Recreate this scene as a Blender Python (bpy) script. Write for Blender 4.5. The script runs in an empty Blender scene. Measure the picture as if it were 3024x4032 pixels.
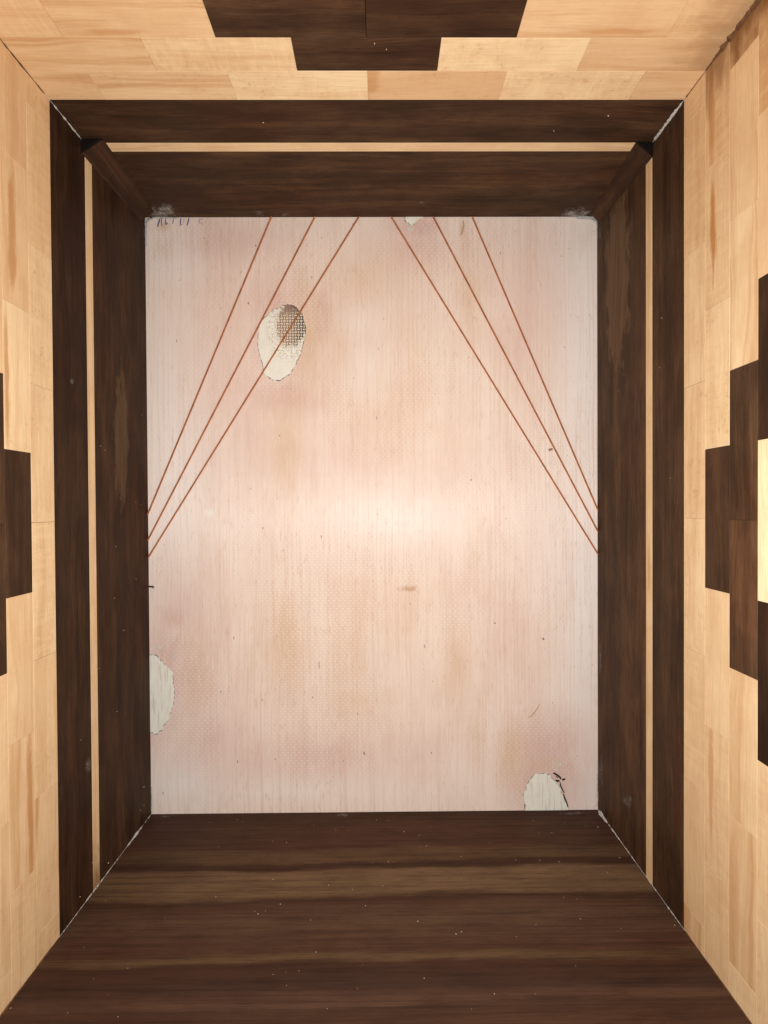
import bpy, math, random
import numpy as np
from mathutils import Matrix, Vector
random.seed(7); rng = np.random.default_rng(7)
scene = bpy.context.scene
col = scene.collection

# ------------------------------------------------------------------ camera, light, exposure
W, H = 0.34, 0.4502             # inner width and height of the box drum (m)
T = 0.015                       # wall thickness
ZC = H / 2 + T                  # height of the inner centre above the ground
FPX, PW, PH = 1900.0, 3024, 4032
CAM = Vector((0.00544, -0.36531, 0.00670 + ZC))
def rot(a, b, c):
    return Matrix.Rotation(a, 3, 'X') @ Matrix.Rotation(b, 3, 'Y') @ Matrix.Rotation(c, 3, 'Z')
RC = rot(-0.009612, 0.0057465, -0.006809)
cam = bpy.data.cameras.new('camera'); camo = bpy.data.objects.new('camera', cam); col.objects.link(camo)
m = Matrix((RC.col[0], RC.col[2], -RC.col[1])).transposed().to_4x4(); m.translation = CAM
camo.matrix_world = m
cam.sensor_fit = 'VERTICAL'; cam.sensor_height = 36; cam.lens = FPX * 36 / PH
cam.clip_start = 0.01; cam.clip_end = 100
scene.camera = camo
scene.render.resolution_x, scene.render.resolution_y = 768, 1024

world = bpy.data.worlds.new('World'); scene.world = world; world.use_nodes = True
bg = world.node_tree.nodes['Background']
bg.inputs[0].default_value = (1.0, 0.96, 0.91, 1); bg.inputs[1].default_value = 0.39

# the phone's flash, a finger's width from the lens
fl = bpy.data.lights.new('phone_flash', 'POINT'); fl.shadow_soft_size = 0.006; fl.energy = 4.55; fl.use_soft_falloff = True
fl.color = (1.0, 0.99, 0.97)
flo = bpy.data.objects.new('phone_flash', fl); col.objects.link(flo)
flo.location = CAM + Vector((0.010, 0.0, -0.010)); flo.rotation_euler = (math.radians(90), 0, 0)

vs = scene.view_settings
vs.view_transform = 'Standard'; vs.look = 'None'; vs.exposure = 0.0; vs.gamma = 1.0
vs.use_curve_mapping = False

# ------------------------------------------------------------------ photo pixel -> point on a wall
def pix(u, v, w, lift=0.0):
    d = RC @ Vector(((u - PW / 2) / FPX, 1, -(v - PH / 2) / FPX))
    if w == 'T': t = (ZC + H / 2 - lift - CAM.z) / d.z
    elif w == 'B': t = (ZC - H / 2 + lift - CAM.z) / d.z
    elif w == 'L': t = (-W / 2 + lift - CAM.x) / d.x
    elif w == 'R': t = (W / 2 - lift - CAM.x) / d.x
    else: t = (-lift - CAM.y) / d.y
    return CAM + d * t

# ------------------------------------------------------------------ node helpers
class NT:
    def __init__(s, name):
        s.mat = bpy.data.materials.new(name); s.mat.use_nodes = True
        s.t = s.mat.node_tree; s.b = s.t.nodes['Principled BSDF']
    def n(s, typ, **kw):
        x = s.t.nodes.new(typ)
        for k, v in kw.items(): setattr(x, k, v)
        return x
    def put(s, sock, v):
        if isinstance(v, bpy.types.NodeSocket): s.t.links.new(v, sock)
        elif v is not None: sock.default_value = v
    def m(s, op, a, b=None, c=None, clamp=False):
        x = s.n('ShaderNodeMath', operation=op, use_clamp=clamp)
        s.put(x.inputs[0], a); s.put(x.inputs[1], b); s.put(x.inputs[2], c)
        return x.outputs[0]
    def vm(s, op, a, b=None):
        x = s.n('ShaderNodeVectorMath', operation=op)
        s.put(x.inputs[0], a); s.put(x.inputs[1], b)
        return x.outputs[0]
    def xyz(s, v):
        x = s.n('ShaderNodeSeparateXYZ'); s.put(x.inputs[0], v); return x.outputs
    def comb(s, a, b, c):
        x = s.n('ShaderNodeCombineXYZ')
        for i, v in enumerate((a, b, c)): s.put(x.inputs[i], v)
        return x.outputs[0]
    def noise(s, v, sc, detail=2, rough=0.55, dist=0.0):
        x = s.n('ShaderNodeTexNoise'); s.put(x.inputs['Vector'], s.vm('MULTIPLY', v, sc))
        x.inputs['Scale'].default_value = 1; x.inputs['Detail'].default_value = detail
        x.inputs['Roughness'].default_value = rough; x.inputs['Distortion'].default_value = dist
        return x.outputs[0]
    def ss(s, v, lo, hi, a=0.0, b=1.0):
        x = s.n('ShaderNodeMapRange', interpolation_type='SMOOTHSTEP')
        s.put(x.inputs[0], v); s.put(x.inputs[1], lo); s.put(x.inputs[2], hi)
        s.put(x.inputs[3], a); s.put(x.inputs[4], b)
        return x.outputs[0]
    def mix(s, f, a, b, blend='MIX'):
        x = s.n('ShaderNodeMix', data_type='RGBA', blend_type=blend)
        s.put(x.inputs[0], f)
        for i, v in ((6, a), (7, b)):
            if isinstance(v, tuple): v = tuple(v) + (1,) if len(v) == 3 else v
            s.put(x.inputs[i], v)
        return x.outputs[2]
    def prop(s, name):
        return s.n('ShaderNodeAttribute', attribute_type='OBJECT', attribute_name=name).outputs['Fac']
    def attr(s, name):
        return s.n('ShaderNodeAttribute', attribute_type='GEOMETRY', attribute_name=name)
    def objco(s): return s.n('ShaderNodeTexCoord').outputs['Object']
    def pos(s): return s.n('ShaderNodeNewGeometry').outputs['Position']
    def bump(s, h, strength, dist):
        x = s.n('ShaderNodeBump'); x.inputs['Strength'].default_value = strength
        x.inputs['Distance'].default_value = dist; s.put(x.inputs['Height'], h)
        s.put(s.b.inputs['Normal'], x.outputs[0])
    def done(s, color, rough=0.5, spec=0.4, **kw):
        if isinstance(color, tuple): color = tuple(color) + (1,)
        s.put(s.b.inputs['Base Color'], color); s.put(s.b.inputs['Roughness'], rough)
        s.b.inputs['Specular IOR Level'].default_value = spec
        for k, v in kw.items(): s.put(s.b.inputs[k.replace('_', ' ')], v)
        return s.mat

def stave_coords(k):
    o = k.objco(); sd = k.prop('seed')
    off = k.comb(k.m('MULTIPLY', sd, 0.731), k.m('MULTIPLY', sd, 0.377), k.m('MULTIPLY', sd, 0.219))
    return o, k.vm('ADD', o, off)
def mark_mask(k, o, nz, lo=0.45, hi=1.10):
    """one elongated darker or paler figure on the piece, placed by its own properties"""
    x, y, z = k.xyz(o)
    dx = k.m('DIVIDE', k.m('SUBTRACT', x, k.prop('mark_x')), k.prop('mark_l'))
    dy = k.m('DIVIDE', k.m('SUBTRACT', y, k.prop('mark_y')), k.prop('mark_w'))
    r = k.m('SQRT', k.m('ADD', k.m('MULTIPLY', dx, dx), k.m('MULTIPLY', dy, dy)))
    r = k.m('ADD', r, k.m('MULTIPLY', k.m('SUBTRACT', nz, 0.5), 1.6))
    return k.m('MULTIPLY', k.ss(r, lo, hi, 1.0, 0.0), k.prop('mark'))

def mat_maple():
    k = NT('maple_wood'); o, c = stave_coords(k)
    warp = k.noise(c, (9, 30, 9), 2); warp2 = k.noise(c, (40, 90, 20), 2)
    wy = k.m('ADD', k.m('MULTIPLY', k.m('SUBTRACT', warp, 0.5), 0.016), k.m('MULTIPLY', k.m('SUBTRACT', warp2, 0.5), 0.003))
    cw = k.vm('ADD', c, k.comb(0.0, wy, 0.0))
    base = k.mix(k.prop('tone'), (0.92, 0.76, 0.47), (0.65, 0.395, 0.208))
    # broad streaks along the grain
    st = k.noise(cw, (4, 150, 60), 4, 0.62, 0.5)
    stm = k.m('MULTIPLY', k.ss(st, 0.47, 0.66), k.m('ADD', 0.16, k.m('MULTIPLY', k.prop('streak'), 0.84)))
    base = k.mix(stm, base, (0.50, 0.25, 0.095))
    lt = k.noise(cw, (4, 150, 30), 3, 0.6)
    base = k.mix(k.ss(lt, 0.50, 0.72, 0.0, 0.26), base, (0.82, 0.60, 0.32))
    # soft blotches
    bl = k.noise(c, (38, 60, 40), 4, 0.65)
    base = k.mix(k.ss(bl, 0.36, 0.68, 0.0, 0.34), base, (0.58, 0.33, 0.16))
    # curl across the grain
    cu = k.noise(cw, (300, 70, 60), 3, 0.55, 0.6)
    cum = k.m('MULTIPLY', k.ss(cu, 0.46, 0.62), k.m('ADD', 0.12, k.prop('curl')))
    base = k.mix(k.m('MULTIPLY', cum, 0.34), base, (0.88, 0.67, 0.38))
    # flecks and pin marks
    fk = k.noise(cw, (300, 420, 300), 4, 0.7)
    fkm = k.m('MULTIPLY', k.m('MULTIPLY', k.ss(fk, 0.56, 0.66), k.ss(bl, 0.44, 0.56)), k.m('ADD', 0.12, k.prop('fleck')))
    base = k.mix(k.m('MULTIPLY', fkm, 0.46), base, (0.36, 0.19, 0.085))
    # fine fibre
    fb = k.noise(c, (50, 1500, 800), 3, 0.7)
    base = k.mix(k.ss(fb, 0.35, 0.72, 0.0, 0.26), base, (0.46, 0.26, 0.12))
    mm = mark_mask(k, o, k.noise(cw, (50, 260, 60), 4, 0.65))
    base = k.mix(mm, base, (0.47, 0.21, 0.065))
    # dark stain creeping in from one end
    x = k.xyz(o)[0]
    d = k.m('ABSOLUTE', k.m('SUBTRACT', x, k.prop('end_x')))
    d = k.m('ADD', d, k.m('MULTIPLY', k.m('SUBTRACT', k.noise(cw, (60, 160, 60), 3), 0.5), 0.040))
    base = k.mix(k.m('MULTIPLY', k.ss(d, -0.002, 0.030, 1.0, 0.0), k.prop('end_stain')), base, (0.20, 0.088, 0.026))
    k.bump(k.m('ADD', k.m('MULTIPLY', fb, 0.6), k.m('MULTIPLY', cum, 0.5)), 0.35, 0.0002)
    return k.done(base, k.ss(bl, 0.3, 0.7, 0.42, 0.55), 0.30)

def mat_walnut():
    k = NT('walnut_wood'); o, c = stave_coords(k)
    warp = k.noise(c, (7, 22, 9), 2); warp2 = k.noise(c, (35, 80, 20), 2)
    wy = k.m('ADD', k.m('MULTIPLY', k.m('SUBTRACT', warp, 0.5), 0.018), k.m('MULTIPLY', k.m('SUBTRACT', warp2, 0.5), 0.0035))
    cw = k.vm('ADD', c, k.comb(0.0, wy, 0.0))
    base = k.mix(k.prop('tone'), (0.0400, 0.0190, 0.0100), (0.110, 0.0590, 0.0305))
    st = k.noise(cw, (4, 120, 60), 4, 0.62)
    base = k.mix(k.ss(st, 0.40, 0.66), k.mix(1.0, base, (0.80, 0.77, 0.75), 'MULTIPLY'), k.mix(1.0, base, (1.24, 1.25, 1.22), 'MULTIPLY'))
    st2 = k.noise(cw, (9, 330, 60), 3, 0.65)
    base = k.mix(k.ss(st2, 0.44, 0.72, 0.0, 0.46), base, k.mix(1.0, base, (0.45, 0.42, 0.44), 'MULTIPLY'))
    st3 = k.noise(cw, (14, 420, 90), 2, 0.6)
    base = k.mix(k.ss(st3, 0.54, 0.76, 0.0, 0.42), base, k.mix(1.0, base, (1.7, 1.8, 1.75), 'MULTIPLY'))
    red = k.noise(c, (8, 20, 20), 2)
    base = k.mix(k.ss(red, 0.48, 0.68, 0.0, 0.6), base, k.mix(1.0, base, (1.12, 0.90, 0.82), 'MULTIPLY'))
    bt = k.noise(c, (22, 60, 30), 4, 0.65)
    base = k.mix(k.ss(bt, 0.36, 0.66), k.mix(1.0, base, (0.74, 0.72, 0.72), 'MULTIPLY'), k.mix(1.0, base, (1.20, 1.20, 1.18), 'MULTIPLY'))
    fb = k.noise(c, (90, 1300, 800), 3, 0.7)
    base = k.mix(k.ss(fb, 0.45, 0.72, 0.0, 0.50), base, k.mix(1.0, base, (0.5, 0.46, 0.46), 'MULTIPLY'))
    mm = mark_mask(k, o, k.noise(cw, (60, 170, 60), 5, 0.72), 0.62, 0.92)
    base = k.mix(mm, base, k.mix(k.ss(st2, 0.40, 0.75, 0.0, 0.8), (0.150, 0.088, 0.045), (0.085, 0.045, 0.023)))
    k.bump(fb, 0.30, 0.0002)
    return k.done(base, k.ss(st, 0.3, 0.7, 0.50, 0.64), 0.10)

def mat_bottom():
    """long walnut boards with pale sapwood bands that run the length of the board"""
    k = NT('banded_walnut'); p = k.pos(); x, y, z = k.xyz(p)
    wv = k.noise(p, (5, 26, 1), 3, 0.6); wv2 = k.noise(p, (26, 120, 1), 3, 0.65)
    d = k.m('MULTIPLY', y, -1.0)
    d = k.m('ADD', d, k.m('MULTIPLY', k.m('SUBTRACT', wv, 0.5), 0.014))
    d = k.m('ADD', d, k.m('MULTIPLY', k.m('SUBTRACT', wv2, 0.5), 0.0050))
    d = k.m('ADD', d, k.m('MULTIPLY', x, 0.010))
    r = k.n('ShaderNodeValToRGB'); k.put(r.inputs[0], k.m('DIVIDE', d, 0.20))
    def dep(cy): return -pix(1500, 3032 + .6028 * cy, 'B').y / 0.20
    dk, md, lt, ol = (0.062, 0.027, 0.0155), (0.086, 0.039, 0.0225), (0.178, 0.103, 0.054), (0.116, 0.063, 0.032)
    rm = (0.090, 0.044, 0.0255)
    stops = [(dep(275), dk), (dep(380), md), (dep(500), md), (dep(522), ol), (dep(585), ol), (dep(598), dk), (dep(628), dk),
             (dep(645), lt), (dep(800), (0.168, 0.098, 0.05)), (dep(835), dk), (dep(880), rm), (dep(960), (0.110, 0.058, 0.034)), (dep(1080), rm),
             (dep(1180), md), (dep(1197), ol), (dep(1228), (0.125, 0.069, 0.036)), (dep(1260), dk), (dep(1420), (0.058, 0.028, 0.019)),
             (dep(1500), (0.098, 0.048, 0.029)), (dep(1530), (0.098, 0.048, 0.029)), (dep(1545), (0.07, 0.033, 0.019)), (0.80, md), (0.86, lt), (0.90, md)]
    e = r.color_ramp.elements
    while len(e) > 1: e.remove(e[-1])
    e[0].position = 0; e[0].color = dk + (1,)
    for q, cc in stops:
        a = e.new(min(max(q, 0), 1)); a.color = cc + (1,)
    base = r.outputs[0]
    # the pale bands thin out towards the ends
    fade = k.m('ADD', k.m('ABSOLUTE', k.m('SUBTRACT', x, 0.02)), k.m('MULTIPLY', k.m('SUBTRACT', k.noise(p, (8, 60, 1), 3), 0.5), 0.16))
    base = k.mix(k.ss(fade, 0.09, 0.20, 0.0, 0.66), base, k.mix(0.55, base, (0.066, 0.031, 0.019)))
    st = k.noise(p, (9, 420, 1), 5, 0.7)
    base = k.mix(k.ss(st, 0.42, 0.68, 0.0, 0.70), base, k.mix(1.0, base, (0.52, 0.48, 0.48), 'MULTIPLY'))
    bl = k.noise(p, (28, 90, 1), 3, 0.65)
    base = k.mix(k.ss(bl, 0.40, 0.68, 0.0, 0.5), base, k.mix(1.0, base, (0.60, 0.58, 0.60), 'MULTIPLY'))
    fb = k.noise(p, (90, 1500, 1), 2, 0.7)
    base = k.mix(k.ss(fb, 0.45, 0.75, 0.0, 0.40), base, (0.035, 0.017, 0.011))
    k.bump(fb, 0.3, 0.0002)
    return k.done(k.mix(1.0, base, (0.88, 0.90, 0.90), 'MULTIPLY'), 0.58, 0.10)

def weave(k, x, z, pitch):
    """basket weave of short bars: 1 on a bar"""
    u = k.m('DIVIDE', x, pitch); v = k.m('DIVIDE', z, pitch)
    par = k.m('MODULO', k.m('ABSOLUTE', k.m('ADD', k.m('FLOOR', u), k.m('FLOOR', v))), 2.0)
    fu = k.m('ABSOLUTE', k.m('SUBTRACT', k.m('FRACT', u), 0.5)); fv = k.m('ABSOLUTE', k.m('SUBTRACT', k.m('FRACT', v), 0.5))
    hb = k.m('MULTIPLY', k.ss(fv, 0.16, 0.30, 1, 0), k.ss(fu, 0.42, 0.5, 1, 0))
    vb = k.m('MULTIPLY', k.ss(fu, 0.10, 0.24, 1, 0), k.ss(fv, 0.42, 0.5, 1, 0))
    return k.m('ADD', k.m('MULTIPLY', hb, k.m('SUBTRACT', 1.0, par)), k.m('MULTIPLY', vb, par)), k.m('MULTIPLY', hb, k.m('SUBTRACT', 1.0, par))

PITCH = 0.0021
def mat_ply():
    k = NT('plywood_face'); p = k.objco(); x, y, z = k.xyz(p)
    st = k.attr('stain').outputs['Color']
    s = k.n('ShaderNodeSeparateColor'); k.put(s.inputs[0], st); so, sp, sl = s.outputs
    n1 = k.noise(p, (30, 1, 14), 4, 0.6); n2 = k.noise(p, (120, 1, 45), 3, 0.6)
    jit = k.m('ADD', k.m('MULTIPLY', k.m('SUBTRACT', n1, 0.5), 1.6), k.m('MULTIPLY', k.m('SUBTRACT', n2, 0.5), 0.9))
    def amt(v): return k.m('MULTIPLY', v, k.m('ADD', 1.0, jit), clamp=True)
    base = k.mix(k.ss(n1, 0.32, 0.68), (0.83, 0.695, 0.610), (0.78, 0.620, 0.535))
    base = k.mix(amt(sl), base, (0.845, 0.765, 0.715))
    base = k.mix(amt(sp), base, (0.675, 0.465, 0.405))
    base = k.mix(amt(so), base, (0.675, 0.475, 0.330))
    cl = k.noise(p, (60, 1, 26), 4, 0.65)
    base = k.mix(k.ss(cl, 0.52, 0.72, 0.0, 0.22), base, (0.68, 0.49, 0.40))
    # growth lines pressed into the veneer, running upright
    xw = k.vm('ADD', p, k.comb(k.m('MULTIPLY', k.m('SUBTRACT', k.noise(p, (20, 1, 9), 2), 0.5), 0.004), 0.0, 0.0))
    g = k.noise(xw, (600, 1, 7), 3, 0.65); g2 = k.noise(xw, (900, 1, 60), 2, 0.6)
    area = k.ss(k.noise(p, (9, 1, 6), 3), 0.32, 0.60, 0.30, 1.0)
    base = k.mix(k.m('MULTIPLY', k.ss(g, 0.47, 0.63), k.m('MULTIPLY', area, 0.34)), base, (0.62, 0.41, 0.30))
    dash = k.noise(xw, (620, 1, 110), 2, 0.55)
    base = k.mix(k.m('MULTIPLY', k.ss(dash, 0.57, 0.68), k.m('MULTIPLY', area, 0.26)), base, (0.50, 0.30, 0.225))
    base = k.mix(k.m('MULTIPLY', k.ss(g2, 0.5, 0.68), 0.22), base, (0.87, 0.77, 0.68))
    # rare dark pores
    po = k.noise(p, (520, 1, 170), 1, 0.5)
    base = k.mix(k.ss(po, 0.765, 0.79, 0.0, 0.8), base, (0.16, 0.09, 0.07))
    # little dots where the press cloth left its weave
    w, dots = weave(k, k.m('ADD', x, k.m('MULTIPLY', k.m('SUBTRACT', n1, 0.5), 0.0012)), k.m('ADD', z, k.m('MULTIPLY', k.m('SUBTRACT', n2, 0.5), 0.0008)), PITCH)
    wm = k.m('MULTIPLY', k.ss(k.m('ADD', k.noise(p, (13, 1, 11), 3), k.m('MULTIPLY', g2, 0.2)), 0.50, 0.72), dots)
    base = k.mix(k.m('MULTIPLY', wm, 0.26), base, (0.88, 0.79, 0.70))
    h = k.m('ADD', k.m('MULTIPLY', g, 0.8), k.m('MULTIPLY', wm, 0.5)); k.bump(h, 0.40, 0.0003)
    k.put(k.b.inputs['Tangent'], k.comb(1.0, 0.0, 0.0))
    return k.done(base, k.ss(g, 0.35, 0.65, 0.50, 0.60), 0.42, Anisotropic=0.97)

def mat_patch(name, brown, veins, weave_amt):
    k = NT(name); p = k.pos(); x, y, z = k.xyz(p)
    n = k.noise(p, (260, 1, 90), 3, 0.65); n2 = k.noise(p, (500, 1, 500), 3, 0.6)
    base = k.mix(k.ss(n, 0.35, 0.7), (0.80, 0.775, 0.69), (0.75, 0.72, 0.63))
    if veins:
        v = k.noise(p, (560, 1, 45), 3, 0.6)
        base = k.mix(k.ss(v, 0.52, 0.68, 0.0, 0.6), base, (0.50, 0.42, 0.35))
    if brown:
        u, v, rx, rz = brown
        c = pix(u, v, 'P')
        sx = 0.34 / 1782
        dx = k.m('DIVIDE', k.m('SUBTRACT', x, c.x), rx * sx); dz = k.m('DIVIDE', k.m('SUBTRACT', z, c.z), rz * sx)
        dz = k.m('ADD', dz, k.m('MULTIPLY', dx, -0.15))
        r = k.m('SQRT', k.m('ADD', k.m('MULTIPLY', dx, dx), k.m('MULTIPLY', dz, dz)))
        r = k.m('ADD', r, k.m('MULTIPLY', k.m('SUBTRACT', n2, 0.5), 0.9))
        w, hb = weave(k, x, z, PITCH)
        wood = k.mix(k.ss(dx, -0.4, 0.8), (0.30, 0.19, 0.145), (0.065, 0.042, 0.038))
        wood = k.mix(k.m('MULTIPLY', k.ss(n2, 0.60, 0.66), k.ss(dz, 0.1, 0.8)), wood, (0.66, 0.63, 0.56))
        keep = k.m('MULTIPLY', w, k.ss(dz, 0.65, 0.25))
        wood = k.mix(keep, wood, (0.74, 0.67, 0.52))
        base = k.mix(k.ss(r, 0.80, 1.0, 1.0, 0.0), base, wood)
        ring = k.m('MULTIPLY', k.ss(r, 0.9, 1.1), k.ss(r, 1.35, 1.7, 1, 0))
        base = k.mix(k.m('MULTIPLY', ring, k.m('MULTIPLY', k.m('SUBTRACT', 1.0, w), k.ss(n2, 0.5, 0.56, 0, 0.6))), base, (0.42, 0.32, 0.26))
    rim = k.attr('rim').outputs['Fac']
    br = k.noise(p, (330, 1, 330), 3, 0.6)
    base = k.mix(k.m('MULTIPLY', k.ss(rim, 0.55, 0.8), k.ss(br, 0.44, 0.56, 0.12, 0.85)), base, (0.15, 0.095, 0.085))
    k.bump(n2, 0.3, 0.0003)
    return k.done(base, 0.6, 0.3)

def flat(name, colr, rough=0.5, spec=0.4, var=0.25, sc=400, **kw):
    k = NT(name); n = k.noise(k.pos(), (sc, sc, sc), 3, 0.6)
    c = k.mix(k.ss(n, 0.3, 0.7, 0.0, var), colr, tuple(v * 0.45 for v in colr))
    return k.done(c, rough, spec, **kw)
def mat_copper():
    k = NT('copper_string'); p = k.attr('along').outputs['Fac']
    s = k.m('SINE', k.m('MULTIPLY', p, 6.2832 / 0.0006))
    n = k.noise(k.pos(), (150, 150, 150), 3)
    c = k.mix(k.ss(n, 0.35, 0.7), (0.64, 0.235, 0.075), (0.46, 0.15, 0.045))
    k.bump(s, 0.6, 0.0002)
    return k.done(c, 0.36, 0.5, Metallic=0.45)
def mat_smear(name, colr, amax):
    k = NT(name); p = k.pos()
    f = k.attr('fade').outputs['Fac']
    n = k.noise(p, (210, 210, 210), 5, 0.7)
    a = k.ss(k.m('ADD', n, k.m('MULTIPLY', f, 0.7)), 0.45, 0.95, 0.0, amax)
    return k.done(colr, 0.45, 0.4, Alpha=a)

MAPLE, WALNUT, BANDED, PLY = mat_maple(), mat_walnut(), mat_bottom(), mat_ply()
GLUE = flat('dried_white_glue', (0.58, 0.56, 0.52), 0.4, 0.5, 0.8, 700)
CRACK = flat('dark_crack', (0.15, 0.068, 0.03), 0.7, 0.2, 0.6, 500)
ENDGRAIN = flat('dark_end_grain', (0.0075, 0.0055, 0.005), 0.75, 0.1, 0.4, 900)
INK = flat('violet_ink', (0.16, 0.11, 0.25), 0.5, 0.3, 0.5, 900)
PENCIL = flat('grey_ink', (0.42, 0.32, 0.32), 0.6, 0.3, 0.5, 900)
COPPER, SMEAR, FAINT, TANSMEAR = mat_copper(), mat_smear('dried_glue_smear', (0.58, 0.55, 0.50), .7), mat_smear('faint_glue_haze', (0.42, 0.39, 0.36), .38), mat_smear('tan_smudge_film', (0.60, 0.41, 0.24), .75)
WHITE = mat_smear('white_filler_smear', (0.84, 0.82, 0.77), .85)
DUST = flat('wood_dust', (0.74, 0.60, 0.42), 0.8, 0.2, 0.3, 800)
BLACK = flat('charred_fibre', (0.02, 0.017, 0.015), 0.8, 0.2, 0.3, 800)

# ------------------------------------------------------------------ mesh helpers
def obj(name, verts, faces, mat, parent=None, mw=None, smooth=False):
    me = bpy.data.meshes.new(name); me.from_pydata([tuple(v) for v in verts], [], faces); me.update()
    me.materials.append(mat)
    if smooth:
        for p in me.polygons: p.use_smooth = True
    o = bpy.data.objects.new(name, me); col.objects.link(o)
    if parent:
        o.parent = parent
        o.matrix_parent_inverse = parent.matrix_basis.inverted()
    if mw is not None: o.matrix_world = mw
    return o
def box_data(l, w, t, c=0.00009):
    """a block with its upper (inner) face at z = 0 and a small chamfer round that face"""
    a, b = l / 2, w / 2; v = []
    for z, i in ((-t, 0), (-c, 0), (0, c)):
        v += [(-a + i, -b + i, z), (a - i, -b + i, z), (a - i, b - i, z), (-a + i, b - i, z)]
    f = [(3, 2, 1, 0), (8, 9, 10, 11)]
    for r in (0, 4):
        for i in range(4): f.append((r + i, r + (i + 1) % 4, r + 4 + (i + 1) % 4, r + 4 + i))
    return v, f
FR = {'T': ((1, 0, 0), (0, 0, -1)), 'L': ((0, 0, 1), (1, 0, 0)), 'R': ((0, 0, -1), (-1, 0, 0)), 'B': ((-1, 0, 0), (0, 0, 1))}
HALF = {'T': W / 2, 'B': W / 2, 'L': H / 2, 'R': H / 2}
def frame(w, s, d, lift=0.0):
    X, Z = Vector(FR[w][0]), Vector(FR[w][1]); Y = Z.cross(X)
    base = Vector((0, 0, ZC)) - Z * (H / 2 if w in 'TB' else W / 2)
    p = base + X * s + Vector((0, -d, 0)) + Z * lift
    return Matrix((X, Y, Z)).transposed().to_4x4() if False else Matrix.Translation(p) @ Matrix((X, Y, Z)).transposed().to_4x4()
NOPROPS = dict(tone=0.5, streak=0.2, curl=0.0, fleck=0.0, mark=0.0, mark_x=0.0, mark_y=0.0, mark_l=0.02, mark_w=0.004, end_x=9.0, end_stain=0.0)
def piece(name, w, s0, s1, d0, d1, mat, parent, t=0.012, lift=0.0, gap=0.00006, **pr):
    v, f = box_data(s1 - s0 - 2 * gap, d1 - d0 - 2 * gap, t)
    o = obj(name, v, f, mat, parent)
    o.matrix_world = frame(w, (s0 + s1) / 2, (d0 + d1) / 2, lift)
    q = dict(NOPROPS); q.update(pr); q.setdefault('seed', random.uniform(1, 90))
    if mat is MAPLE: q['tone'] = max(0, .34 + .66 * q['tone'])
    for a, b in q.items(): o[a] = float(b)
    return o

# ------------------------------------------------------------------ the box drum
drum = bpy.data.objects.new('box_drum', None); col.objects.link(drum)
drum['label'] = 'open wooden box drum of dark walnut and pale maple staves with copper strings inside'
drum['category'] = 'drum'
D1, D2, D3, CS, L = 0.0670, 0.0740, 0.1045, 0.0171, 0.0700
NC = 9
DEND = D3 + NC * CS
DBOX = DEND + 0.036

panels = {}
def backing(name, w, label=None):
    # outer sheet of the wall, behind the glued-up pieces
    e = T if w in 'LR' else 0.0
    v, f = box_data(2 * HALF[w] + 2 * e, DBOX, 0.0029)
    o = obj(name, v, f, WALNUT, drum); o.matrix_world = frame(w, 0, DBOX / 2, -0.0121)
    for a, b in NOPROPS.items(): o[a] = float(b)
    o['seed'] = 3.0
    if label: o['label'] = label
    panels[w] = o
backing('top_panel', 'T'); backing('side_panel', 'L'); backing('side_panel', 'R')
backing('bottom_panel', 'B', 'plain dark walnut bottom panel with pale grain bands')

# dark staves: course -> centres in stave lengths ; pale staves inside the dark diamond simply stay maple
DARK = {2: (0,), 3: (-.5, .5), 4: (-1, 1), 5: (-1.5, 1.5), 6: (-1, 1), 7: (-.5, .5), 8: (0,)}
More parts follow.
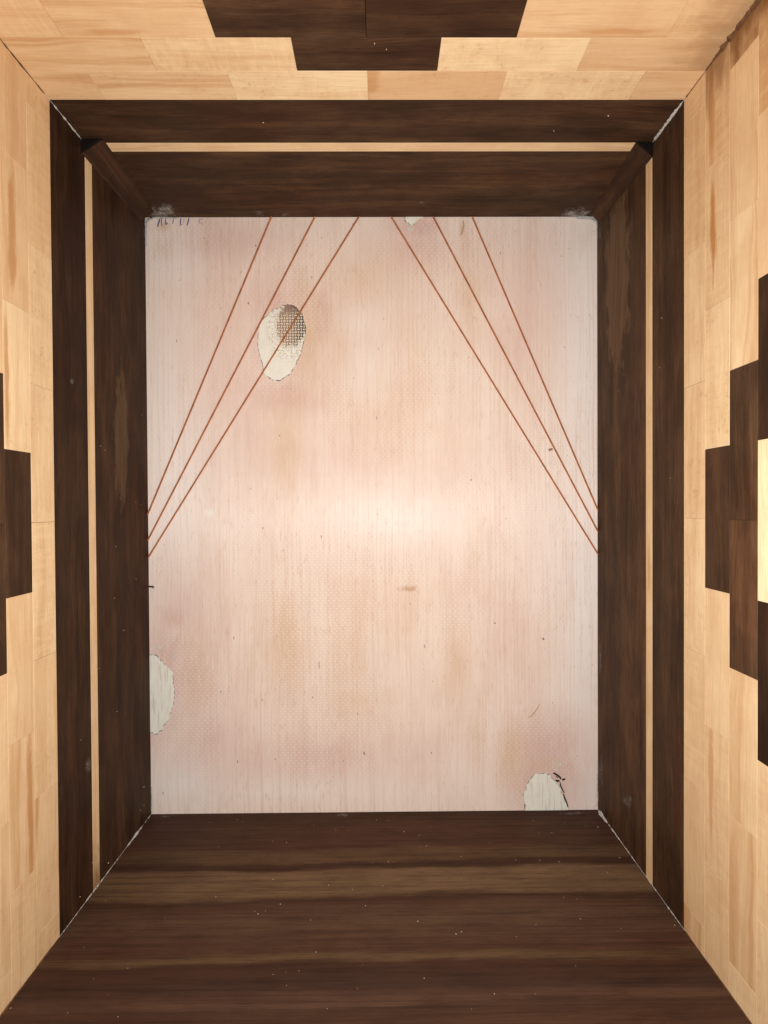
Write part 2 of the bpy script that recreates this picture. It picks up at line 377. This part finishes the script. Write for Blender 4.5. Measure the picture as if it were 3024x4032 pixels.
# look of single staves, read off the photograph: (wall, course, centre) -> properties
LOOK = {
 ('T', 1, -2.5): dict(tone=.62, streak=.5), ('T', 1, -1.5): dict(tone=.42, streak=.55), ('T', 1, -.5): dict(tone=.0, streak=.1, curl=.45),
 ('T', 1, .5): dict(tone=.82, fleck=.8, streak=.1, mark=.55, mark_x=-.034, mark_y=.004, mark_l=.006, mark_w=.012), ('T', 1, 1.5): dict(tone=.22, curl=.8, streak=.1), ('T', 1, 2.5): dict(tone=.62, streak=.2),
 ('T', 2, -2): dict(tone=.55, streak=.7), ('T', 2, -1): dict(tone=.36, curl=.8, fleck=.25), ('T', 2, 1): dict(tone=.08, curl=.5, streak=.05), ('T', 2, 2): dict(tone=.62, streak=.25),
 ('T', 3, -2.5): dict(tone=.6, streak=.2), ('T', 3, -1.5): dict(tone=.62, streak=.7, mark=.5, mark_x=-.012, mark_y=-.006, mark_l=.022, mark_w=.0022), ('T', 3, 1.5): dict(tone=.60, streak=.35, mark=.5, mark_x=.012, mark_y=-.0055, mark_l=.026, mark_w=.0016), ('T', 3, 2.5): dict(tone=.6, streak=.2),
 ('T', 4, 0): dict(tone=-.1),
 ('L', 1, .5): dict(tone=.22, fleck=.5), ('L', 1, 1.5): dict(tone=.28, fleck=.9, curl=.4), ('L', 1, 2.5): dict(tone=.5, streak=.2), ('L', 1, 3.5): dict(tone=.6, streak=.2),
 ('L', 1, -.5): dict(tone=.28, curl=.6, fleck=.3), ('L', 1, -1.5): dict(tone=.36, fleck=.6), ('L', 1, -2.5): dict(tone=.5, streak=.8), ('L', 1, -3.5): dict(tone=.5, streak=.8),
 ('L', 2, 1): dict(tone=.08, fleck=.5, mark=.7, mark_x=0, mark_y=.0065, mark_l=.045, mark_w=.0016), ('L', 2, 2): dict(tone=.55, streak=.7, mark=.7, mark_x=.0, mark_y=.002, mark_l=.04, mark_w=.0028),
 ('L', 2, 3): dict(tone=.6, streak=.3), ('L', 2, -1): dict(tone=.32, streak=.2), ('L', 2, -2): dict(tone=.5, streak=.6, mark=.75, mark_x=.0, mark_y=-.005, mark_l=.05, mark_w=.0022), ('L', 2, -3): dict(tone=.55, streak=.9),
 ('L', 3, 1.5): dict(tone=.45), ('L', 3, -1.5): dict(tone=.4),
 ('R', 1, -.5): dict(tone=.36, fleck=.8), ('R', 1, -1.5): dict(tone=.30, fleck=.4), ('R', 1, -2.5): dict(tone=.66, streak=.2), ('R', 1, -3.5): dict(tone=.72, streak=.3),
 ('R', 1, .5): dict(tone=.10, streak=.2), ('R', 1, 1.5): dict(tone=.48, streak=.1), ('R', 1, 2.5): dict(tone=.5, streak=.2), ('R', 1, 3.5): dict(tone=.62, streak=.6),
 ('R', 2, -1): dict(tone=.14, fleck=.9), ('R', 2, -2): dict(tone=.42, streak=.2, fleck=.5, mark=.95, mark_x=-.004, mark_y=-.003, mark_l=.026, mark_w=.0026), ('R', 2, -3): dict(tone=.68, streak=.4, mark=.7, mark_x=.0, mark_y=-.004, mark_l=.04, mark_w=.0022),
 ('R', 2, 1): dict(tone=.25, streak=.1), ('R', 2, 2): dict(tone=.42, streak=.5, mark=.55, mark_x=-.012, mark_y=-.004, mark_l=.05, mark_w=.0022), ('R', 2, 3): dict(tone=.58, streak=.8),
 ('R', 3, -1.5): dict(tone=.10, streak=.7), ('R', 3, -2.5): dict(tone=.45, streak=.3), ('R', 3, 1.5): dict(tone=.32, streak=.6), ('R', 3, 2.5): dict(tone=.45, streak=.6),
 ('R', 3, -3.5): dict(tone=1.1, streak=.9), ('R', 4, -3): dict(tone=1.1, streak=1), ('R', 4, -2.5): dict(tone=.9, streak=1),
 ('R', 4, 0): dict(tone=-.55, streak=0), ('R', 4, -2): dict(tone=.5), ('R', 4, 2): dict(tone=.4),
 # walnut staves
 ('T', 2, 0): dict(tone=.30), ('T', 3, -.5): dict(tone=.42), ('T', 3, .5): dict(tone=.25),
 ('R', 2, 0): dict(tone=.42), ('R', 3, -.5): dict(tone=.50), ('R', 3, .5): dict(tone=.75), ('R', 4, -1): dict(tone=.1), ('R', 4, 1): dict(tone=.05),
 ('L', 2, 0): dict(tone=.28), ('L', 3, .5): dict(tone=.55, mark=.8, mark_x=.0, mark_y=.004, mark_l=.03, mark_w=.006), ('L', 3, -.5): dict(tone=.2),
}
for w in 'TLR':
    P, hf = panels[w], HALF[w]
    wt = {'T': (.48, .32), 'L': (.16, .06), 'R': (.56, .36)}[w]
    mk = {'T': {}, 'L': dict(mark=.55, mark_x=.055, mark_y=.003, mark_l=.055, mark_w=.011),
          'R': dict(mark=.80, mark_x=-.165, mark_y=-.003, mark_l=.080, mark_w=.020)}[w]
    piece('walnut_board', w, -hf, hf, 0.0, D1, WALNUT, P, tone=wt[0], seed={'T': 11, 'L': 23, 'R': 37}[w], **mk)
    piece('maple_strip', w, -hf, hf, D1, D2, MAPLE, P, lift=0.00002, tone=.28, streak=.35,
          **({'L': dict(end_x=-hf, end_stain=.8), 'T': {}, 'R': dict(mark=.4, mark_x=.03, mark_y=0, mark_l=.02, mark_w=.002)}[w]))
    piece('walnut_board', w, -hf, hf, D2, D3, WALNUT, P, tone=wt[1], seed={'T': 14, 'L': 29, 'R': 41}[w])
    for c in range(1, NC + 1):
        d0 = D3 + (c - 1) * CS
        x = 0.0 if c % 2 else 0.5
        joints = [-hf] + [(k + x) * L for k in range(-5, 6) if -hf + .004 < (k + x) * L < hf - .004] + [hf]
        for a, b in zip(joints, joints[1:]):
            # centre on the lattice, whole even where the corner cuts the stave short
            cen = round(((b - L / 2) if a == -hf else (a + L / 2)) / L * 2) / 2
            dark = cen in DARK.get(c, ())
            key = (w, c, cen if w != 'X' else 0)
            pr = dict(tone=random.uniform(.15, .6), streak=random.uniform(.0, .5), curl=random.choice((0, 0, .4)), fleck=random.choice((0, 0, .5)))
            if dark: pr = dict(tone=random.uniform(.1, .5))
            pr.update(LOOK.get(key, {}))
            if not dark:
                if w == 'R' and a == -hf and c >= 2: pr.update(end_x=-(b - a) / 2, end_stain=1.0 if c > 2 else .7)
                if w == 'T' and b == hf and c >= 2: pr.update(end_x=(b - a) / 2, end_stain=.45)
            o = piece('walnut_stave' if dark else 'maple_stave', w, a, b, d0, d0 + CS, WALNUT if dark else MAPLE, P,
                      lift=random.uniform(-.00004, .00004), gap=random.choice((.00002, .00003, .00003, .00011)), **pr)
    piece('walnut_board', w, -hf, hf, DEND, DBOX, WALNUT, P, tone=.25)
hb = W / 2
jb = [0.0, 0.0407, 0.1431, 0.22, DBOX]
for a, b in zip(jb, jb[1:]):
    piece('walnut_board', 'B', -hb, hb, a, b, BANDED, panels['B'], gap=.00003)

# ------------------------------------------------------------------ plywood playing face at the far end
nx, nz = 271, 351
X, Z = np.meshgrid(np.linspace(-W / 2 - T, W / 2 + T, nx), np.linspace(-H / 2 - T, H / 2 + T, nz))
def blob(lst):
    a = np.zeros_like(X)
    for u, v, ru, rv, am in lst:
        c = pix(u, v, 'P'); s = 0.34 / 1782
        r = np.sqrt(((X - c.x) / (ru * s)) ** 2 + ((Z + ZC - c.z) / (rv * s)) ** 2)
        a = np.maximum(a, am * np.clip(1 - r / 1.6, 0, 1) ** 1.3 * 1.25)
    return np.clip(a * 1.25, 0, 1)
orange = blob([(1120, 2500, 110, 330, .50), (1800, 2600, 70, 240, .48), (1627, 1480, 40, 260, .42), (1125, 1760, 90, 230, .50), (1215, 1310, 60, 240, .62), (1420, 1080, 190, 130, .42), (1500, 2450, 480, 330, .30), (1400, 2560, 150, 300, .40),
               (1420, 2760, 260, 130, .36), (2010, 2980, 60, 130, .60), (1560, 1560, 340, 420, .26), (1850, 1180, 60, 190, .35), (780, 2620, 60, 160, .4), (1880, 2860, 40, 160, .45), (640, 980, 40, 40, .3),
               (1335, 1400, 100, 300, .30), (1600, 2320, 55, 14, .7), (1820, 905, 10, 30, .8), (2150, 3010, 150, 24, .4), (645, 890, 24, 18, .9), (1880, 2200, 50, 240, .3)])
pink = blob([(1130, 1570, 150, 80, .75), (1090, 1210, 150, 130, .6), (730, 2600, 170, 330, .62), (690, 2440, 90, 90, .7), (2170, 2960, 170, 150, .85), (2260, 3060, 90, 120, .6), (900, 950, 240, 100, .5), (1300, 2960, 520, 110, .5), (1650, 960, 160, 90, .5),
             (900, 1450, 200, 380, .35), (2080, 1250, 160, 300, .35), (1330, 1800, 300, 150, .30), (830, 2900, 200, 160, .4), (1265, 1250, 40, 120, 1.), (1110, 1350, 175, 235, .62), (640, 2680, 95, 240, .9), (690, 2560, 60, 110, .8), (2160, 3080, 150, 170, .9), (2240, 3040, 70, 130, .8), (1640, 890, 110, 70, .85), (1120, 1540, 110, 60, .8), (1950, 2500, 150, 300, .3)])
pale = blob([(2290, 1300, 130, 620, .75), (690, 1750, 130, 500, .65), (2300, 2400, 110, 600, .6), (720, 3090, 160, 110, .7), (1400, 1280, 110, 70, .5), (1450, 1450, 140, 120, .6), (2310, 3080, 60, 120, .8), (1150, 3110, 340, 60, .45),
             (770, 1010, 30, 30, .8), (820, 2018, 24, 18, .9), (1550, 2060, 260, 160, .6), (690, 1000, 120, 130, .6), (1450, 2580, 90, 120, .45)])
verts = [(x, 0, z) for x, z in zip(X.ravel(), Z.ravel())]
faces = [(j * nx + i, j * nx + i + 1, (j + 1) * nx + i + 1, (j + 1) * nx + i) for j in range(nz - 1) for i in range(nx - 1)]
n0 = len(verts)
cs = [0, nx - 1, nx * nz - 1, nx * (nz - 1)]
verts += [(verts[i][0], 0.004, verts[i][2]) for i in cs]
rim = [list(range(0, nx)), [nx - 1 + nx * j for j in range(nz)], [nx * nz - 1 - i for i in range(nx)], [nx * (nz - 1 - j) for j in range(nz)]]
for e, q in enumerate(rim): faces.append(tuple(q[::-1]) + (n0 + e, n0 + (e + 1) % 4))
faces.append((n0 + 3, n0 + 2, n0 + 1, n0))
face = obj('plywood_panel', verts, faces, PLY, drum)
face.location = (0, 0.0002, ZC)
a = face.data.attributes.new('stain', 'FLOAT_COLOR', 'POINT')
colr = np.ones((len(verts), 4), np.float32)
colr[:n0, 0], colr[:n0, 1], colr[:n0, 2] = orange.ravel(), pink.ravel(), pale.ravel()
a.data.foreach_set('color', colr.ravel())
face['label'] = 'pale pinkish plywood playing panel with filled knot patches'

def at(u, v, w='P', lift=0.0): return pix(u, v, w, lift)
def patch(name, outline, mat, lift=0.00025, sub=4, edge=1.0):
    """an oval filler plug: rim ring, slightly domed plate"""
    P = [Vector(at(u, v)) for u, v in outline]
    n = len(P); Q = []
    for i in range(n):                                   # Catmull-Rom round the outline
        p0, p1, p2, p3 = P[i - 1], P[i], P[(i + 1) % n], P[(i + 2) % n]
        for k in range(sub):
            t = k / sub
            q = .5 * ((2 * p1) + (p2 - p0) * t + (2 * p0 - 5 * p1 + 4 * p2 - p3) * t * t + (3 * p1 - p0 - 3 * p2 + p3) * t ** 3)
            q += Vector((random.uniform(-1, 1), 0, random.uniform(-1, 1))) * 0.00055
            Q.append(q)
    c = sum(Q, Vector()) / len(Q); v, f, r = [], [], []
    rings = [(1.0, 0.0001, 1.0), (1 - .015 * edge, -lift, 1.0), (1 - .045 * edge, -lift * 1.1, 0.35), (1 - .10 * edge, -lift * 1.2, 0.0), (0.4, -lift * 1.3, 0.0)]
    for sc, y, rr in rings:
        for q in Q:
            p = c + (q - c) * sc; v.append((p.x, y, p.z)); r.append(rr)
    N = len(Q)
    for k in range(len(rings) - 1):
        for i in range(N): f.append((k * N + i, (k + 1) * N + i, (k + 1) * N + (i + 1) % N, k * N + (i + 1) % N))
    f.append(tuple((len(rings) - 1) * N + i for i in range(N)))
    o = obj(name, v, f, mat, face); o.matrix_parent_inverse = face.matrix_basis.inverted()
    at_ = o.data.attributes.new('rim', 'FLOAT', 'POINT'); at_.data.foreach_set('value', r)
    return o
zz = [(560, 400), (700, 345), (850, 285), (1000, 290), (1120, 380), (1220, 500), (1275, 650), (1300, 850), (1285, 1050), (1235, 1250), (1190, 1450), (1080, 1650), (960, 1850), (800, 1990), (640, 2050), (490, 2010), (340, 1880), (320, 1720), (270, 1560), (215, 1350), (188, 1150), (205, 900), (270, 690), (410, 520)]
patch('knot_patch', [(980 + x / 5.82, 1150 + y / 5.82) for x, y in zz], mat_patch('filler_over_knot', (1150, 1275, 68, 100), False, 1))
M2 = mat_patch('grey_filler', None, True, 0)
zz = [(55, 460), (150, 470), (240, 530), (330, 640), (420, 740), (485, 790), (500, 1000), (508, 1230), (490, 1430), (440, 1620), (360, 1760), (300, 1860), (240, 1940), (160, 1985), (70, 1960)]
patch('knot_patch', [(580 + x / 4.81, 2480 + y / 4.81) for x, y in zz] + [(560, 2880), (535, 2760), (535, 2680), (560, 2590)], M2)
zz = [(140, 1120), (95, 830), (150, 700), (210, 540), (350, 420), (520, 400), (600, 440), (700, 560), (800, 660), (850, 800), (900, 960), (955, 1080)]
patch('knot_patch', [(2040 + x / 4.88, 2960 + y / 4.88) for x, y in zz] + [(2215, 3250), (2130, 3265), (2070, 3240)], M2)
zz = [(400, 120), (395, 250), (430, 350), (500, 370), (560, 430), (640, 440), (700, 380), (770, 330), (800, 250), (920, 200), (1000, 140)]
patch('knot_patch', [(1540 + x / 7.54, 830 + y / 7.54) for x, y in zz] + [(1690, 825), (1600, 815)], mat_patch('pale_filler', None, False, 0), edge=3.5)

def ribbon(name, pts, width, mat, parent=face, lift=0.00012, surf='P'):
    """a flat pen stroke or fibre lying on the panel"""
    P = [at(u, v, surf, lift) for u, v in pts]; v, f = [], []
    nrm = {'P': Vector((0, -1, 0))}.get(surf) or Vector(FR[surf][1])
    for i, p in enumerate(P):
        t = (P[min(i + 1, len(P) - 1)] - P[max(i - 1, 0)]).normalized(); s = t.cross(nrm)
        h = width * (0.5 if 0 < i < len(P) - 1 else 0.35) * random.uniform(.85, 1.15)
        v += [p - s * h, p + s * h]
    for i in range(len(P) - 1): f.append((2 * i, 2 * i + 1, 2 * i + 3, 2 * i + 2))
    o = obj(name, v, f, mat, parent)
    return o
pen = lambda zz: [(560 + x / 5.53, 820 + y / 5.53) for x, y in zz]
for zz, wd, mt in (([(392, 205), (375, 270), (347, 340), (335, 402)], .0012, INK), ([(425, 212), (420, 300), (428, 390)], .0008, INK),
                   ([(508, 208), (505, 300), (503, 345), (530, 352), (547, 325), (520, 312)], .0009, INK), ([(675, 212), (672, 290), (660, 348)], .0006, INK),
                   ([(846, 208), (830, 300), (838, 365)], .0009, INK), ([(770, 385), (850, 366), (900, 345)], .0004, PENCIL), ([(905, 208), (910, 270), (898, 330)], .0005, PENCIL),
                   ([(1016, 210), (1000, 290), (980, 372)], .0010, INK), ([(1325, 235), (1250, 240), (1235, 322), (1300, 315), (1318, 370)], .0007, PENCIL)):
    ribbon('pen_stroke', pen(zz), wd, mt)
# black gap beside the lower filler plug and the chewed knot fibre above it
c3 = lambda zz: [(2040 + x / 4.88, 2960 + y / 4.88) for x, y in zz]
for zz, wd in (([(810, 590), (815, 650), (850, 720), (885, 790)], .0010), ([(870, 810), (900, 900), (935, 980), (960, 1065)], .0011), ([(675, 405), (740, 440), (800, 485), (830, 530)], .0015), ([(725, 470), (770, 505)], .0008), ([(720, 545), (760, 565), (800, 558)], .0016), ([(850, 545), (905, 520)], .0018), ([(120, 1005), (135, 1105)], .0006)):
    ribbon('split', c3(zz), wd, BLACK, lift=.0006)
KNOT = flat('brown_pin_knot', (0.34, 0.19, 0.14), 0.6, 0.3, 0.5, 900)
TAN = flat('tan_smudge', (0.56, 0.38, 0.22), 0.55, 0.3, 0.3, 300)
for q, wd in (([(2137, 2512), (2142, 2519)], .0022), ([(1390, 880), (1390, 892)], .0014), ([(2160, 1772), (2176, 1768)], .0022), ([(1256, 2605), (1257, 2632)], .0007), ([(1671, 2538), (1673, 2552)], .0007), ([(1433, 2960), (1435, 2972)], .0014), ([(1614, 2375), (1617, 2380)], .0007), ([(1704, 2680), (1706, 2685)], .0007), ([(1945, 2452), (1952, 2455)], .0012), ([(2127, 1120), (2129, 1122)], .0006)):
    ribbon('pin_knot', q, wd, KNOT)
ribbon('stain', [(2124, 2772), (2116, 2790), (2104, 2806), (2094, 2818), (2080, 2826)], .0009, TAN)
ribbon('stain', [(1824, 868), (1826, 890), (1820, 912), (1814, 925)], .0014, TAN)
ribbon('splinter', [(584, 2309), (592, 2311), (600, 2308), (608, 2313)], .0011, BLACK, lift=.0010)
ribbon('splinter', [(588, 2306), (598, 2312), (605, 2318)], .0007, BLACK, lift=.0012)

# ------------------------------------------------------------------ snare strings
def tube(name, a, b, r, mat, parent, n=10, seg=40):
    ax = (b - a); ln = ax.length; ax.normalize(); s = ax.cross(Vector((0, 1, 0))).normalized(); u = ax.cross(s)
    v, f, al = [], [], []
    for i in range(seg + 1):
        p = a.lerp(b, i / seg)
        for k in range(n):
            t = 2 * math.pi * k / n
            v.append(p + (s * math.cos(t) + u * math.sin(t)) * r); al.append(ln * i / seg)
    for i in range(seg):
        for k in range(n): f.append((i * n + k, i * n + (k + 1) % n, (i + 1) * n + (k + 1) % n, (i + 1) * n + k))
    f += [tuple(range(n - 1, -1, -1)), tuple(seg * n + k for k in range(n))]
    o = obj(name, v, f, mat, parent, smooth=True)
    q = o.data.attributes.new('along', 'FLOAT', 'POINT'); q.data.foreach_set('value', al)
    return o
for (u0, v0), (u1, v1) in (((1067.5, 855), (583, 2021)), ((1239, 855), (584, 2123)), ((1412, 855), (583.5, 2195)),
                           ((1541, 855), (2358.5, 2188)), ((1706.5, 855), (2358.5, 2100)), ((1860, 855), (2358.5, 2018))):
    a, b = at(u0, v0, 'P', .0007), at(u1, v1, 'P', .0007); d = (b - a).normalized()
    tube('copper_string', a - d * .004, b + d * .004, .00062, COPPER, drum)

# ------------------------------------------------------------------ corner blocks in the two upper corners
def corner_block(sx, far, near, d0, d1, pr):
    """tapering three-sided fillet glued into the corner; far, near = (leg along top, leg along side)"""
    cx, cz = sx * W / 2, ZC + H / 2
    e = .0002
    def sec(q): return [(cx - sx * e, cz - e), (cx - sx * q[0], cz - e), (cx - sx * e, cz - q[1])]
    S = (sec(far), sec(near)); n = 3
    org = Vector(((S[1][1][0] + S[1][2][0]) / 2, 0, (S[1][1][1] + S[1][2][1]) / 2))
    # local frame: x runs along the block (depth), so the grain follows it
    Xd = Vector((0, -1, 0)); Zd = Vector((-sx * near[1], 0, -near[0])).normalized(); Yd = Zd.cross(Xd)
    M = Matrix.Translation(org) @ Matrix((Xd, Yd, Zd)).transposed().to_4x4(); Mi = M.inverted()
    v = [Mi @ Vector((x, -d, z)) for d, q in zip((d0, d1), S) for x, z in q]
    f = [(0, 1, 2), (5, 4, 3)] + [(i, n + i, n + (i + 1) % n, (i + 1) % n) for i in range(n)]
    o = obj('corner_block', v, f, WALNUT, drum); o.matrix_world = M
    q = dict(NOPROPS); q.update(pr)
    for a, b in q.items(): o[a] = float(b)
    cpt = Vector((sum(x for x, z in S[1]) / n, 0, sum(z for x, z in S[1]) / n))
    v = []
    for d, s in ((d1 + .0001, 1.0), (d1 + .0010, .90)):
        v += [Vector((cpt.x + (x - cpt.x) * s, -d, cpt.z + (z - cpt.z) * s)) for x, z in S[1]]
    g = obj('end_grain', v, f, ENDGRAIN, o); g.matrix_parent_inverse = M.inverted()
    return o
corner_block(-1, (.0102, .0074), (.0130, .0085), .0075, .0772, dict(tone=.05, seed=5))
corner_block(1, (.0066, .0068), (.0102, .0090), .0040, .0745, dict(tone=.14, seed=8))

# ------------------------------------------------------------------ glue in the corners
def bead(name, cx, cz, d0, d1, amin, amax, mat, step=.0010, keep=.75, parent=drum):
    """irregular run of dried glue (or a dark crack) along a corner of the box"""
    sx, sz = (1 if cx > 0 else -1), (1 if cz > 0 else -1)
    X0, Z0 = sx * W / 2, ZC + sz * H / 2
    v, f = [], []; n = max(3, int(abs(d1 - d0) / step)); prev = None; w = random.random()
    for i in range(n + 1):
        d = d0 + (d1 - d0) * i / n
        w = min(1, max(0, w + random.uniform(-.45, .45)))
        end = min(i, n - i, 2) / 2
        a = (amin + (amax - amin) * w) * (.15 + .85 * end); b = (amin + (amax - amin) * random.uniform(.2, 1) * w) * (.15 + .85 * end)
        k = len(v)
        v += [(X0 - sx * .00003, -d, Z0 - sz * a), (X0 - sx * a * .42, -d, Z0 - sz * b * .42), (X0 - sx * b, -d, Z0 - sz * .00003)]
        if prev is not None and random.random() < keep:
            f += [(prev, prev + 1, k + 1, k), (prev + 1, prev + 2, k + 2, k + 1)]
        prev = k
    return obj(name, v, f, mat, parent, smooth=False)
random.seed(21)
bead('glue_bead', -1, 1, 0.0775, .102, .0002, .0012, GLUE, keep=1)
bead('glue_bead', 1, 1, 0.0755, .104, .0003, .0013, GLUE, keep=1)
bead('glue_bead', -1, -1, .001, .104, .0001, .0007, GLUE, keep=.75)
bead('glue_bead', -1, -1, .014, .036, .0006, .0015, GLUE, keep=1)
bead('glue_bead', 1, -1, .001, .016, .0010, .0028, GLUE, keep=1)
bead('glue_bead', 1, -1, .016, .055, .0001, .0008, GLUE, keep=.75)
bead('glue_bead', 1, -1, .068, .102, .0001, .0006, GLUE, keep=.7)
bead('dark_crack', 1, 1, .1050, .122, .0003, .0010, CRACK, keep=1)
bead('dark_crack', 1, 1, .1215, .165, .0006, .0022, CRACK, keep=1)
bead('dark_crack', -1, 1, .108, .150, .0002, .0008, CRACK, keep=1)
bead('dark_crack', -1, -1, .105, .160, .0002, .0006, CRACK, keep=1)
bead('dark_crack', 1, -1, .105, .160, .0002, .0005, CRACK, keep=1)

for pts, wd in (([(566, 884), (574, 872), (584, 863), (600, 858)], .0030), ([(590, 857), (630, 858), (665, 858), (700, 859)], .0013), ([(576, 868), (575, 890), (575, 925), (576, 970)], .0011),
                ([(2345, 868), (2336, 862), (2318, 858), (2296, 857), (2270, 857)], .0024), ([(2338, 858), (2349, 870), (2353, 892), (2353, 940)], .0018), ([(598, 3202), (596, 3190), (597, 3150), (595, 3090)], .0009), ([(2350, 3176), (2353, 3150), (2352, 3080), (2354, 2990)], .0011)):
    ribbon('glue_bead', pts, wd, GLUE, drum, lift=.0006)
def smear(u0, v0, u1, v1, surf, parent, mat=None, n=14):
    """thin film of rubbed-out glue on a wall"""
    v, f, fd = [], [], []
    for j in range(n + 1):
        for i in range(n + 1):
            a, b = i / n, j / n
            v.append(at(u0 + (u1 - u0) * a, v0 + (v1 - v0) * b, surf, .00028))
            r = math.hypot(2 * a - 1, 2 * b - 1); fd.append(.25 - .75 * max(0, r - .25))
    for j in range(n):
        for i in range(n): f.append((j * (n + 1) + i, j * (n + 1) + i + 1, (j + 1) * (n + 1) + i + 1, (j + 1) * (n + 1) + i))
    o = obj('glue_smear' if mat is not TANSMEAR else 'stain', v, f, mat or SMEAR, parent)
    q = o.data.attributes.new('fade', 'FLOAT', 'POINT'); q.data.foreach_set('value', fd)
for a in ((1088, 1180, 1128, 1216), (600, 2522, 655, 2580), (676, 2555, 696, 2625), (660, 2830, 690, 2870), (2165, 2985, 2230, 3035), (1200, 1345, 1222, 1382), (1640, 880, 1710, 940), (1585, 870, 1650, 925)):
    smear(*a, 'P', face, WHITE)
for a in ((540, 790, 740, 885, 'T', 'T'), (2170, 800, 2370, 890, 'T', 'T'), (990, 822, 1050, 856, 'T', 'T'), (1100, 825, 1150, 856, 'T', 'T'), (1640, 790, 1680, 806, 'T', 'T'),
          (560, 850, 578, 1000, 'L', 'L'), (2350, 870, 2372, 960, 'R', 'R'), (2354, 2490, 2372, 2700, 'R', 'R'), (2354, 2920, 2380, 3180, 'R', 'R'),
          (325, 2960, 372, 3060, 'L', 'L'), (265, 1470, 300, 1530, 'L', 'L'), (1310, 3196, 1380, 3222, 'B', 'B'), (600, 3208, 700, 3222, 'B', 'B'), (2180, 3190, 2330, 3215, 'B', 'B'), (2440, 3110, 2500, 3200, 'R', 'R')):
    smear(*a[:5], panels[a[5]], FAINT if a[4] != 'T' or a[0] > 900 and a[0] < 2000 else SMEAR)
smear(1535, 2295, 1680, 2342, 'P', face, TANSMEAR)

# ------------------------------------------------------------------ loose dust on the bottom board and walls
v, f = [], []
def chip(p, n, s):
    t = n.orthogonal().normalized(); t.rotate(Matrix.Rotation(random.uniform(0, 6.28), 3, n)); b = n.cross(t)
    l, w, h = s * random.uniform(.7, 1.5), s * random.uniform(.3, .6), s * random.uniform(.3, .8); k = len(v)
    q = [t * l, b * w, -t * l * .8, -b * w]
    v.extend([p + x for x in q]); v.extend([p + x * .6 + n * h for x in q])
    f.append((k + 4, k + 5, k + 6, k + 7))
    for i in range(4): f.append((k + i, k + (i + 1) % 4, k + 4 + (i + 1) % 4, k + 4 + i))
spots = [(1000 + .6028 * x, 3032 + .6028 * y) for x, y in ((123, 465), (212, 474), (535, 392), (617, 392), (390, 360), (875, 330), (800, 325), (980, 403), (1150, 400), (1080, 425), (1127, 495), (1537, 474), (912, 603), (877, 600), (773, 605), (1320, 606), (1352, 565), (488, 752), (645, 780), (842, 757), (172, 876), (76, 920), (27, 940), (5, 922), (370, 980), (728, 887), (1355, 1057), (1320, 1072), (1070, 988), (405, 1190), (1112, 1360), (125, 1335), (1570, 1463), (478, 1560), (125, 715))]
spots += [(2024 + .6028 * x, 3032 + .6028 * y) for x, y in ((127, 330), (163, 412), (247, 408), (330, 342), (467, 365), (548, 372), (375, 470), (12, 588), (168, 590), (293, 600), (612, 668), (690, 573), (832, 758), (325, 832), (408, 842), (143, 1010), (433, 972), (15, 1087), (700, 1035), (1050, 1013), (403, 1280))]
spots += [(.6028 * x, 3032 + .6028 * y) for x, y in ((1428, 500), (1080, 968), (550, 1158), (443, 1588), (770, 1612), (70, 1555), (1550, 325), (1135, 298), (690, 855), (1410, 830))]
for u, w_ in spots: chip(at(u, w_, 'B', .00012), Vector((0, 0, 1)), random.uniform(.00016, .00042))
for i in range(25): chip(Vector((random.uniform(-.16, .16), -random.uniform(.004, .15), ZC - H / 2 + .00012)), Vector((0, 0, 1)), random.uniform(.00010, .00022))
for x, y in ((657, 1254), (686, 1281), (925, 1050), (887, 1622), (920, 1635)): chip(at(.6028 * x, 1000 + .6028 * y, 'L', .00012), Vector((1, 0, 0)), .00035)
for x, y in ((756, 253), (888, 465), (748, 590), (808, 800), (647, 1047), (762, 1330), (528, 1515)): chip(at(.6028 * x, 2000 + .6028 * y, 'L', .00012), Vector((1, 0, 0)), .0004)
for x, y in ((940, 110), (918, 262), (940, 230), (707, 607), (605, 605), (523, 828)): chip(at(.6028 * x, 3032 + .6028 * y, 'L', .00012), Vector((1, 0, 0)), .0005)
for x, y in ((682, 898), (952, 742), (966, 418), (670, 1155), (1022, 1465)): chip(at(2024 + .6028 * x, 1000 + .6028 * y, 'R', .00012), Vector((-1, 0, 0)), .0003)
for x, y in ((788, 285), (865, 322), (60, 800)): chip(at(1000 + .6028 * x, .6028 * y, 'T', .00012), Vector((0, 0, -1)), .00045)
for x, y in ((615, 755), (260, 855)): chip(at(2024 + .6028 * x, .6028 * y, 'T', .00012), Vector((0, 0, -1)), .0005)
dust = obj('wood_dust', v, f, DUST)
dust['label'] = 'fine pale wood dust scattered over the dark walnut boards'
dust['category'] = 'dust'; dust['kind'] = 'stuff'
